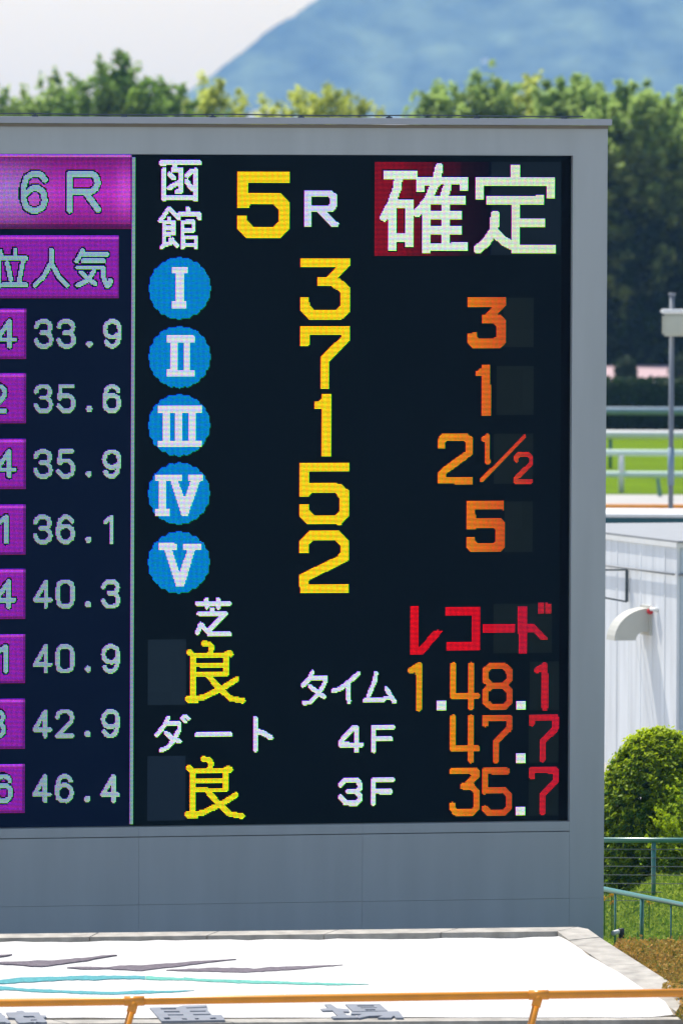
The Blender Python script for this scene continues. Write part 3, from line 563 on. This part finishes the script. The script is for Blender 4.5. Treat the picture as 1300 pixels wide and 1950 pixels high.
def tree(px, top, hw, d, leaf, label, low=640, nshoot=150, per=75, size=.12, seed=0, core=1700, trunk='bark'):
    global rng
    rng = np.random.default_rng(seed+11); pxm = d/F; c = at(px, 200, d); ztop = H+(200-top)*pxm-.30; zlow = H+(200-low)*pxm; w = hw*pxm
    t = thing('broadleaf_tree', label, 'tree', (c.x, d, 0), group='trees behind the scoreboard')
    hh = (ztop-zlow)/2; zc = (ztop+zlow)/2
    # limbs and shoots: every shoot is a leafy twig that leaves the crown's body upwards and outwards
    zz = rng.random(nshoot)**.75*2-1; an = rng.random(nshoot)*6.2832; wr = (1-np.abs(zz)**6)**.5
    lump = .78+.30*np.sin(an*3+seed)*np.sin(zz*7+seed*1.7)+.25*rng.random(nshoot); rad = rng.random(nshoot)**.3
    v = np.column_stack([np.cos(an)*wr, np.sin(an)*wr, zz]); base = np.column_stack([v[:, 0]*w*lump*rad, v[:, 1]*w*.7*lump*rad, zz*hh*(.86+.12*rng.random(nshoot))*np.where(zz > .5, 1-.10*np.abs(v[:, 0]), 1)+zc-.25])
    P = []; T = []
    for k in range(nshoot):
        L = rng.uniform(.35, 1.1)*(1 if rad[k] < .8 else 1.2)*(1.35 if zz[k] > .55 and rng.random() < .5 else 1); dr = v[k]*.55+np.array([rng.normal()*.25, rng.normal()*.25, rng.uniform(.2, .9)]); dr /= np.linalg.norm(dr)
        n = int(per*rng.uniform(.6, 1.4)); s = rng.random(n)**.8; sp = .24*(1-s*.85)+.035
        P.append(base[k]+dr*s[:, None]*L+rng.normal(size=(n, 3))*sp[:, None]*.75); T.append(np.clip(rng.random(n)*.45+s*.45+rng.normal()*.2+((v[k][2]-.58)*.75+(.5 if rng.random() < .07 else 0) if low > 660 else (v[k][2]-.45)*.3)+.08, 0, 1))  # tint rises with height: sunlit top, shaded foot and stray highlights as leaf colour
    if low > 660:
        for _ in range(26):
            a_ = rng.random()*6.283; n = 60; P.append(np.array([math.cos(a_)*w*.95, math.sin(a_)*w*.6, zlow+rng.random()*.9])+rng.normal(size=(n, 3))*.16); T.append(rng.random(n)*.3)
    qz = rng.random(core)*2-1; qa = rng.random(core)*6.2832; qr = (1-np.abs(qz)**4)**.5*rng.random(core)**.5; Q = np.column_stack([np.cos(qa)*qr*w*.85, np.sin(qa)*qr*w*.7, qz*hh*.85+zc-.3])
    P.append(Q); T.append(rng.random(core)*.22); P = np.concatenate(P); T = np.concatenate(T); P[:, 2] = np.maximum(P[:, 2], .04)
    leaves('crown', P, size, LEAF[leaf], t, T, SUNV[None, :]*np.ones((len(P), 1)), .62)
    b = MB(); b.tube((0, 0, 0), (0, 0, zc*.7), .17, 10, .11); b.tube((0, 0, zc*.7), (.1, 0, ztop-.6), .11, 8, .02)
    for k in range(7):
        an = k*2.4; z0 = zc*(.45+.09*k); b.tube((0, 0, z0), (math.cos(an)*w*.7, math.sin(an)*w*.6, z0+hh*.55), .055, 6, .012)
    b.build('trunk', M[trunk], t); return t
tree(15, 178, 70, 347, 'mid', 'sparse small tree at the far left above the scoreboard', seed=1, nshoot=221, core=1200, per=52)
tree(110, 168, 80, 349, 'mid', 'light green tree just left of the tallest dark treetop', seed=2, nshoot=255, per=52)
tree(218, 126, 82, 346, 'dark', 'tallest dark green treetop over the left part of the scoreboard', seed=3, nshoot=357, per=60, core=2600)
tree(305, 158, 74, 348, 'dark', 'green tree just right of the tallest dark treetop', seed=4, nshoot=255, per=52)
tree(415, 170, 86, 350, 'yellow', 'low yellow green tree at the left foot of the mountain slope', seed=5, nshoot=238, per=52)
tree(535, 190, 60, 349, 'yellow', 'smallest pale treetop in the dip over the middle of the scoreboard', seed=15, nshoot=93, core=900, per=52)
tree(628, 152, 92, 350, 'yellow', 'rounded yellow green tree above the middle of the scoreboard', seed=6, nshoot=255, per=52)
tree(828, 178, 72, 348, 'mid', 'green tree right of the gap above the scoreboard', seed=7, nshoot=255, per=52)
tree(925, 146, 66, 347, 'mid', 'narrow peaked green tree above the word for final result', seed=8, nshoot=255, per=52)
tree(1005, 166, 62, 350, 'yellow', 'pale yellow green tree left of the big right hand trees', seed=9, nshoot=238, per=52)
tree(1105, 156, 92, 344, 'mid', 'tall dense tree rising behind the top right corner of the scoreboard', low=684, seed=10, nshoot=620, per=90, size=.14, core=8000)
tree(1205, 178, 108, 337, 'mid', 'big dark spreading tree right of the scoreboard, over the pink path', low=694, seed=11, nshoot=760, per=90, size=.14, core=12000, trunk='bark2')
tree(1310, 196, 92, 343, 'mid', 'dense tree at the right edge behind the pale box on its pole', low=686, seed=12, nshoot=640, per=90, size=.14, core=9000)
rng = np.random.default_rng(5)

# far hedge, pink wall
hz0 = at(1250, 822, 267); W2 = 16
hg = thing('clipped_hedge', 'long dark clipped hedge beyond the racecourse rails, below the trees', 'hedge', (0, 268, 0))
MB().box(-6, .15, 0, 22, 1.35, 1.22).build('inner_mass', LEAF['hedge'], hg)
n = 16000; P = np.column_stack([rng.uniform(-6, 22, n), rng.uniform(0, 1.5, n), rng.uniform(0.02, 1.32, n)]); k = rng.random(n) < .6; P[k, 1] = rng.uniform(-.05, .12, k.sum()); P[~k, 2] = rng.uniform(1.15, 1.34, (~k).sum())
leaves('foliage', P, .075, LEAF['hedge'], hg)

# racecourse rails
def course_rail(nm, label, cat, d, specs, x0, x1, m, posts, pm, pr, group=None):
    t = thing(nm, label, cat, (0, d, 0), group=group)
    for y, r in specs:
        z = at(1220, y, d).z; MB().tube((x0, 0, z), (x1, 0, z), r, 14).build('rail', m, t, True)
    ztop = max(at(1220, y, d).z for y, r in specs)
    for x in posts: MB().tube((x, .0, 0), (x, 0, ztop), pr, 10).build('post', pm, t, True)
def pxx(px, d): return at(px, 900, d).x
course_rail('track_rail', 'thick blue grey rail close in front of the far dark hedge', 'rail', 263, [(782.5, .095)], -8, 24, M['bluerail'], [pxx(1105, 263), pxx(1390, 263)], M['bluerail'], .05)
course_rail('track_rail', 'thick white rail between the dark hedge and the bright grass', 'rail', 240, [(828, .105)], -8, 22, M['white'], [pxx(1161, 240), pxx(1400, 240)], M['green_metal'], .045)
course_rail('track_rail', 'pale green fence of two rails standing on the bright grass edge', 'rail', 225, [(862.5, .07), (903.5, .07)], -8, 20, M['palerail'], [pxx(1182, 225), pxx(1400, 225), pxx(960, 225)], M['white'], .066)
course_rail('pipe_railing', 'distant orange pipe rail behind the white capped teal building', 'railing', 190, [(964, .038)], -6, 18, M['orange'], [pxx(1259, 190), pxx(1060, 190)], M['orange'], .035)
st = thing('marker_stake', 'short dark green stake on the verge left of the tall pole', 'stake', (pxx(1256, 223), 223, 0))
MB().tube((0, 0, 0), (-.05, 0, .36), .05, 10, .035).build('stake_body', M['green_metal'], st); MB().tube((-.05, 0, .361), (-.052, 0, .39), .05, 10).build('stake_cap', M['green_metal'], st)

# pole with box
DP = 166.0; pp = at(1276, 965, DP)
po = thing('equipment_pole', 'grey metal pole carrying a pale box, right of the scoreboard', 'pole', (pp.x, DP, 0))
zt = at(1276, 563, DP).z; zb0, zb1 = at(1276, 640, DP).z, at(1276, 590, DP).z
MB().tube((0, 0, 0), (0, 0, zt), .040, 16).build('mast', M['galv'], po, True)
MB().tube((0, 0, zt+.001), (0, 0, zt+.045), .056, 16).build('cap', M['galv'], po, True)
MB().tube((0, 0, 2.3), (0, 0, 2.9), .052, 16).build('sleeve', M['bluerail'], po, True)
MB().box(-.150, -.20, zb0, .62, .05, zb1-.06).build('equipment_box', M['boxm'], po, bevel=.035)
MB().box(-.178, -.23, zb1-.058, .65, .08, zb1+.012).build('box_lid', M['white'], po, bevel=.02)

# low building with teal fascia
DT = 158.2; q0 = at(1200, 979, DT)
lb = thing('flat_roofed_building', 'low building with white roof edge and dark teal wall band', 'building', (5, DT, 0))
zt0 = q0.z
MB().box(-9, .0, zt0-.05, 14, 2.2, zt0).build('roof_cap', M['white'], lb); 
MB().box(-8.95, .012, zt0-.20, 13.95, 2.0, zt0-.052).build('fascia', M['teal'], lb); MB().box(-8.9, .06, 0, 13.9, 1.9, zt0-.202).build('wall', M['shed'], lb)

# white shed
cx = Vector((at(1288, 1100, 130).x, 130, 0)); wd = Vector((-.312, .95, 0)).normalized(); wn = Vector((-wd.y, wd.x, 0)); 
if wn.x > 0: wn = -wn
shed = thing('white_shed', 'white metal clad shed with a duct elbow on its streaked wall', 'shed', cx, math.atan2(wd.y, wd.x))
# local x runs along the left wall away from the viewer, local +y is the wall's outward side
ys = 1 if (Matrix.Rotation(math.atan2(wd.y, wd.x), 3, 'Z') @ Vector((0, 1, 0))).dot(wn) > 0 else -1
zw = at(1288, 1043, 130).z; zr = at(1288, 1034, 130).z
for i in range(6):
    x0_, x1_ = i*.88+.004, (i+1)*.88-.004; b = MB(); ya, yb = sorted((-.04*ys, .0)); b.box(x0_, ya, 0, x1_, yb, zw)
    o = b.build('wall_panel', M['shed'], shed); 
    for r_ in (.44,):
        b = MB(); ya, yb = sorted((.0, .005*ys)); b.box(x0_+r_-.02, ya, .02, x0_+r_+.02, yb, zw-.02); b.build('rib', M['shed'], o)
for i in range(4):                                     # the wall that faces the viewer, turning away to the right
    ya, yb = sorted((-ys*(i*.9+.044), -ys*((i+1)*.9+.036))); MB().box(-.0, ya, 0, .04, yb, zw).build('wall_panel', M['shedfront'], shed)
ya, yb = sorted((-.03*ys, -3.6*ys)); MB().box(.05, ya, .01, 5.2, yb, zw-.01).build('core', M['shed'], shed)
ya, yb = sorted((.025*ys, -3.75*ys)); MB().box(-.04, ya, zw+.002, 5.35, yb, zr).build('roof_edge', M['white'], shed)
MB().box(-.07, ya+.01, zr+.002, 5.34, yb-.01, zr+.028).build('roof', M['shedroof'], shed)
b = MB(); b.tube((.02, .035*ys, zw-.33), (5.2, .035*ys, zw-.33), .014, 8); b.build('conduit', M['shedroof'], shed, True)
b = MB(); b.tube((-.02, -.02*ys, zw-.335), (-.02, -3.5*ys, zw-.335), .016, 8); b.build('conduit', M['shedroof'], shed, True)
# streak of grime under the duct
# duct elbow
hx = 1.08; zc_ = at(1245, 1234, 129).z; R1, R2 = .465, .12; dw = .30
ang = [math.pi/2*i/10 for i in range(11)]; outer = [(R1*.98*math.cos(t)*1.04, R1*.86*math.sin(t)) for t in ang]
inner = [(R2*math.cos(t)+.07, R2*math.sin(t)*.9) for t in ang]
V = []; Fc = []; loop = [(q[0], q[1]) for q in outer]+[(0.0, .0+R1*.86)][:0]+[(0, .10)]+[(q[0], q[1]) for q in reversed(inner)][0:]
loop = outer+[(0.0, R2*.9)]+list(reversed(inner))[0:]
nl = len(loop)
for xx in (hx-dw/2, hx+dw/2): V += [(xx, ys*(a_+.012), zc_+b2) for a_, b2 in loop]
Fc = [tuple(range(nl)), tuple(reversed(range(nl, 2*nl)))]+[(i, (i+1) % nl, nl+(i+1) % nl, nl+i) for i in range(nl)]
o = pyobj('duct_elbow', V, Fc, M['hood'], shed); bm = bmesh.new(); bm.from_mesh(o.data); bmesh.ops.recalc_face_normals(bm, faces=bm.faces); bm.to_mesh(o.data); bm.free()
ya, yb = sorted((.0, .03*ys)); MB().box(hx-dw/2-.03, ya, zc_+.06, hx+dw/2+.03, yb, zc_+R1*.86+.03).build('flange', M['hood'], shed)
MB().tube((hx-dw/2-.06, .03*ys, zc_+.36), (hx-dw/2-.01, .03*ys, zc_+.36), .035, 12).build('red_knob', M['red'], shed)
MB().tube((hx-.28, .05*ys, zc_+.40), (hx-.42, .02*ys, zc_+.385), .026, 12).build('stub_pipe', M['white'], shed, True)
# dark hanging bracket
bxp = 1.75; z1_, z2_ = at(1198, 1086, 131.5).z, at(1198, 1147, 131.5).z; b = MB()
ya, yb = sorted((0.015*ys, .05*ys)); b.box(bxp-.012, ya, z2_, bxp+.012, yb, z1_)
b.tube((bxp, .03*ys, z1_), (bxp, .50*ys, z1_), .011, 8); b.tube((bxp, .03*ys, z2_), (bxp, .50*ys, z2_+.085), .011, 8); b.build('bracket', M['cable'], shed)

# green fences
f1 = thing('green_fence', 'straight green fence with horizontal wires in front of the round bush', 'fence', (0, 107, 0))
zf = at(1225, 1600, 107).z; xa, xb2 = pxx(1010, 107), pxx(1600, 107)
MB().tube((xa, 0, zf), (xb2, 0, zf), .027, 14).build('top_rail', M['green_metal'], f1, True)
for x in (1030, 1243.5, 1457): MB().tube((at(x, 1650, 107).x, 0, 0), (at(x, 1650, 107).x, 0, zf-.026), .023, 12).build('post', M['green_metal'], f1, True)
for i in range(7):
    z = at(1225, 1617+16.3*i, 107).z; MB().tube((xa, -.03, z), (xb2, -.03, z), .0045, 6).build('wire', M['wire'], f1)
f2 = thing('green_fence', 'slanting green mesh fence running down from the scoreboard corner', 'fence', (3, 102, 0))
ra, rb = at(1146, 1692.5, 103.4), at(1300, 1723.5, 101.4); dv = rb-ra; rc = ra+dv*2.2
b = WB(); b.tube(ra-dv*.02, rc, .026, 14); b.build('top_rail', M['green_metal'], f2, True)
def f2at(px): return ra+dv*((px-1146)/154.0)
for px, r_ in ((1171, .011), (1222, .020), (1277, .009), (1330, .011), (1385, .020)):
    q = f2at(px); WBt = WB(); WBt.tube((q.x, q.y, 0), (q.x, q.y, q.z-.02), r_, 12); WBt.build('post', M['green_metal'], f2, True)
b = WB()
for i in range(120):
    q = ra+dv*(i*.0183); b.tube((q.x, q.y-.02, .1), (q.x, q.y-.02, q.z-.03), .0012, 3, cap=False)
o = b.build('wire_mesh', M['green_metal'], f2); o['kind'] = 'stuff'

# round clipped bush, feathery bush
def bush(cx_, cy_, rx, ry, h, n, size, leaf, label, lump=.05, spiky=0, name='round_bush', clumps=0):
    t = thing(name, label, 'bush', (cx_, cy_, 0)); v = rng.normal(size=(n, 3)); v[:, 2] = np.abs(v[:, 2])*1.1-.25; v /= np.linalg.norm(v, axis=1)[:, None]
    l = 1+lump*(np.sin(v[:, 0]*13+v[:, 2]*5)*np.cos(v[:, 2]*17+v[:, 1]*9)+np.sin(v[:, 1]*23+v[:, 2]*29)*.6)
    dep = 1-rng.random(n)**2.2*.28; P = v*(l*dep)[:, None]*np.array([rx, ry, h*.62])+np.array([0, 0, h*.38]); low = P[:, 2] < h*.38
    P[:, 2] = np.where(low, P[:, 2]*1.0, P[:, 2]); P[:, 2] = np.clip(P[:, 2], .03, None)
    k = rng.random(n) < .25; P[k, 2] = rng.random(k.sum())*h*.45; ang = rng.random(k.sum())*6.283; rr = (1+lump*np.sin(ang*9)*1.0)*(1-rng.random(k.sum())**2*.25)
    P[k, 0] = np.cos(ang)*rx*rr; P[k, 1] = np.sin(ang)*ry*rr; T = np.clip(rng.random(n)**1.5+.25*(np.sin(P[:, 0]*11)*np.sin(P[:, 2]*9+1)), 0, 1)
    nv = v*np.array([1, 1, .8])*.8+SUNV*.7
    if clumps:
        cz_ = rng.random(clumps)**.8; ca = rng.random(clumps)*6.283; cr = np.where(cz_ < .42, 1, np.sqrt(np.maximum(0, 1-((cz_-.42)/.58)**2)))*rng.uniform(.93, 1.03, clumps)
        B = np.column_stack([np.cos(ca)*rx*cr, np.sin(ca)*ry*cr, cz_*h]); per = n//clumps; O = B/np.array([rx, ry, h]); O[:, 2] = np.maximum(0, O[:, 2]-.35)
        off = rng.normal(size=(clumps, per, 3))*np.array([.026, .026, .022]); P2 = (B[:, None, :]+off).reshape(-1, 3); up = (off[:, :, 2]/.022*.22+rng.random((clumps, per))*.4+.12*rng.normal(size=(clumps, 1))+.25*(cz_[:, None]-.35)).reshape(-1)  # clump tops paler, inner leaves darkest: light and shade put into the tint
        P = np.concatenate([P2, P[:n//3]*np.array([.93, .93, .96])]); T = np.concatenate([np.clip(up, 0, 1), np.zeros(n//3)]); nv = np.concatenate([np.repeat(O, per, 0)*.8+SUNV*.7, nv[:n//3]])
    leaves('foliage', P, size, LEAF[leaf], t, T, nv, .55)
    if spiky:
        Q = []; TT = []
        for _ in range(spiky):
            d = rng.normal(size=3); d[2] = abs(d[2]); d /= np.linalg.norm(d); b0 = d*np.array([rx, ry, h*.62])*.93+np.array([0, 0, h*.38]); m_ = 26; s_ = rng.random(m_)
            dr = d+np.array([0, 0, .5]); dr /= np.linalg.norm(dr); Q.append(b0+dr*s_[:, None]*.20+rng.normal(size=(m_, 3))*(.028*(1.1-s_))[:, None]); TT.append(.4+.6*s_)
        leaves('young_shoots', np.concatenate(Q), size*.9, LEAF['shoot'], t, np.concatenate(TT))
    m = MB(); m.tube((0, 0, 0), (0, 0, h*.5), .05, 8, .03)
    for a_ in range(4): m.tube((0, 0, .2), (math.cos(a_*1.6)*rx*.5, math.sin(a_*1.6)*ry*.5, h*.6), .025, 6, .01)
    m.build('stem', M['bark'], t); return t
c1 = at(1250, 1600, 110); zc1 = at(1250, 1392, 110).z
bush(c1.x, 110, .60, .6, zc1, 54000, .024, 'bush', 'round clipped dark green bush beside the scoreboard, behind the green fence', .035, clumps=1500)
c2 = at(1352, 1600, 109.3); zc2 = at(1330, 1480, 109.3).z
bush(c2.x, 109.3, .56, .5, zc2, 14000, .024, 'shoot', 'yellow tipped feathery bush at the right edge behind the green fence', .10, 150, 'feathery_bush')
q = at(1191, 700, 319); bush(q.x, 319, .30, .3, .62, 2600, .055, 'hedge', 'small dark shrub standing on the pink path left of the pole', .2, name='dark_shrub')
for px_, w_ in ((1166, .30), (1229, .42), (1263, .36)):
    q = at(px_, 700, 337); bush(q.x, 337, w_, .3, .30+.1*w_, 1300, .06, 'hedge', {1166: 'lowest dark shrub by the edge of the scoreboard on the pink path', 1229: 'low dark shrub at the far side of the pink path, left of the pole', 1263: 'low dark shrub just left of the pole behind the pink path'}[px_], .25, name='dark_shrub')
q = at(1312, 700, 320); bush(q.x, 320, .55, .4, .72, 4200, .055, 'hedge', 'larger dark shrub on the pink path right of the pole', .2, name='dark_shrub')
# grass on the bank
n = 26000; X = rng.uniform(2.2, 4.6, n); Y = rng.uniform(99.2, 110.5, n); hgt = .05+.07*rng.random(n)
hill = lambda X, Y: .02*np.clip((Y-99)/6, 0, 1)+.05*np.sin(X*2.1)+.21*np.clip((X-2.95)/.35, 0, 1)*np.clip((Y-103)/3, 0, 1)
gx = np.linspace(2.35, 7.5, 40); gy = np.linspace(99.0, 113.5, 50); GX, GY = np.meshgrid(gx, gy); GZ = np.maximum(.006, hill(GX, GY)*np.clip((GY-99)/1.0, 0, 1)*np.clip((113.5-GY)/2, 0, 1))
ix = np.arange(GX.size).reshape(GX.shape); Fq = np.stack([ix[:-1, :-1], ix[:-1, 1:], ix[1:, 1:], ix[1:, :-1]], -1).reshape(-1, 4)
o = pyobj('grass_bank', np.stack([GX, GY, GZ], -1).reshape(-1, 3).tolist(), Fq.tolist(), M['turf'], None, True); o['kind'] = 'structure'
P = np.column_stack([X, Y, hill(X, Y)+hgt*.4]); o = leaves('grass', P, .038, LEAF['grass'], None, None, np.column_stack([rng.normal(size=n), rng.normal(size=n), rng.normal(size=n)*.25]), 0.0, 3.2)
tag(o, 'rough green grass on the bank right of the scoreboard', 'grass', kind='stuff')
fl = mat('yellow_petal', (.62, .34, .01), .6, transl=.3)
for i, (px, py) in enumerate(((1150, 1711), (1163, 1705), (1166, 1719), (1235, 1717))):
    q = at(px, py, 104.2); t = thing('yellow_flower', ['leftmost low yellow flower beside the scoreboard edge', 'upper yellow flower left of the thin fence post', 'lower yellow flower left of the thin fence post', 'single yellow flower right of the thick fence post'][i], 'flower', (q.x, q.y, 0))
    bm_ = MB(); bm_.tube((0, 0, 0), (0, 0, q.z), .006, 5); bm_.build('stem', LEAF['grass'], t)
    leaves('petals', rng.normal(size=(26, 3))*np.array([.014, .014, .012])+np.array([0, 0, q.z]), .014, fl, t)
# rust coloured hedge in front
hd = thing('rust_hedge', 'low flat topped rust and olive hedge beside the gravel bed', 'hedge', (3.4, 92, 0))
n = 95000; X = rng.uniform(-.95, 2.6, n); Y = rng.uniform(-4.6, 4.6, n)
left = lambda Y: -.52-Y*.0+np.where(Y > 1.9, -(Y-1.9)*.02, 0)
q1, q2 = at(1168, 1786, 96.6), at(1302, 1884, 90.0); print('hedge', q1, q2)
zt_h = .63; lx = lambda Y: np.interp(Y+92, [87, 90.0, 96.6, 97], [q2.x+.36-3.4, q2.x+.03-3.4, q1.x-3.4, q1.x-3.4])
bump = lambda X, Y: .035*np.sin(X*7+Y*3)+.03*np.sin(Y*5.3+1)
top = rng.random(n) < .68; Zc = np.where(top, zt_h+bump(X, Y)-rng.random(n)**2*.1, rng.random(n)*zt_h); LX = lx(Y)
X = np.where(top, LX+(2.6-LX)*rng.random(n), LX+bump(Zc*3, Y)+rng.random(n)**2*.12)
keep = (Y < 4.55); P = np.column_stack([X, Y, Zc])[keep]
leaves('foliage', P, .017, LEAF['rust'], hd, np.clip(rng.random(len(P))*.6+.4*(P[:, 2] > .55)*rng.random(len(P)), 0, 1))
iv = hd.matrix_world.inverted(); V = []
for y_ in (-4.5, -2.0, 4.3):
    xl = float(lx(np.array(y_)))+.14
    for x_, z_ in ((xl, 0), (2.5, 0), (2.5, zt_h-.12), (xl, zt_h-.12)): V.append((x_, y_, z_))
Fc = [(0, 1, 2, 3), (8, 11, 10, 9)]+[(k+i, k+(i+1) % 4, k+4+(i+1) % 4, k+4+i) for k in (0, 4) for i in range(4)]
pyobj('inner_mass', V, Fc, LEAF['hedge'], hd)
# small spotlight at the back of the hedge
q = at(1172, 1779, 101.5); sp = thing('garden_spotlight', 'small white and black spotlight poking up behind the rust hedge', 'spotlight', (q.x, 101.5, 0))
MB().tube((0.03, 0, 0), (.03, 0, q.z-.03), .012, 8).build('stake', M['black'], sp)
MB().tube((-.030, -.05, q.z+.012), (.022, 0, q.z+.026), .025, 14, .022).build('lamp_head', M['white'], sp, True)
MB().tube((.055, .02, q.z-.04), (.05, .02, q.z+.055), .027, 14, .030).build('ballast_housing', M['black'], sp, True)
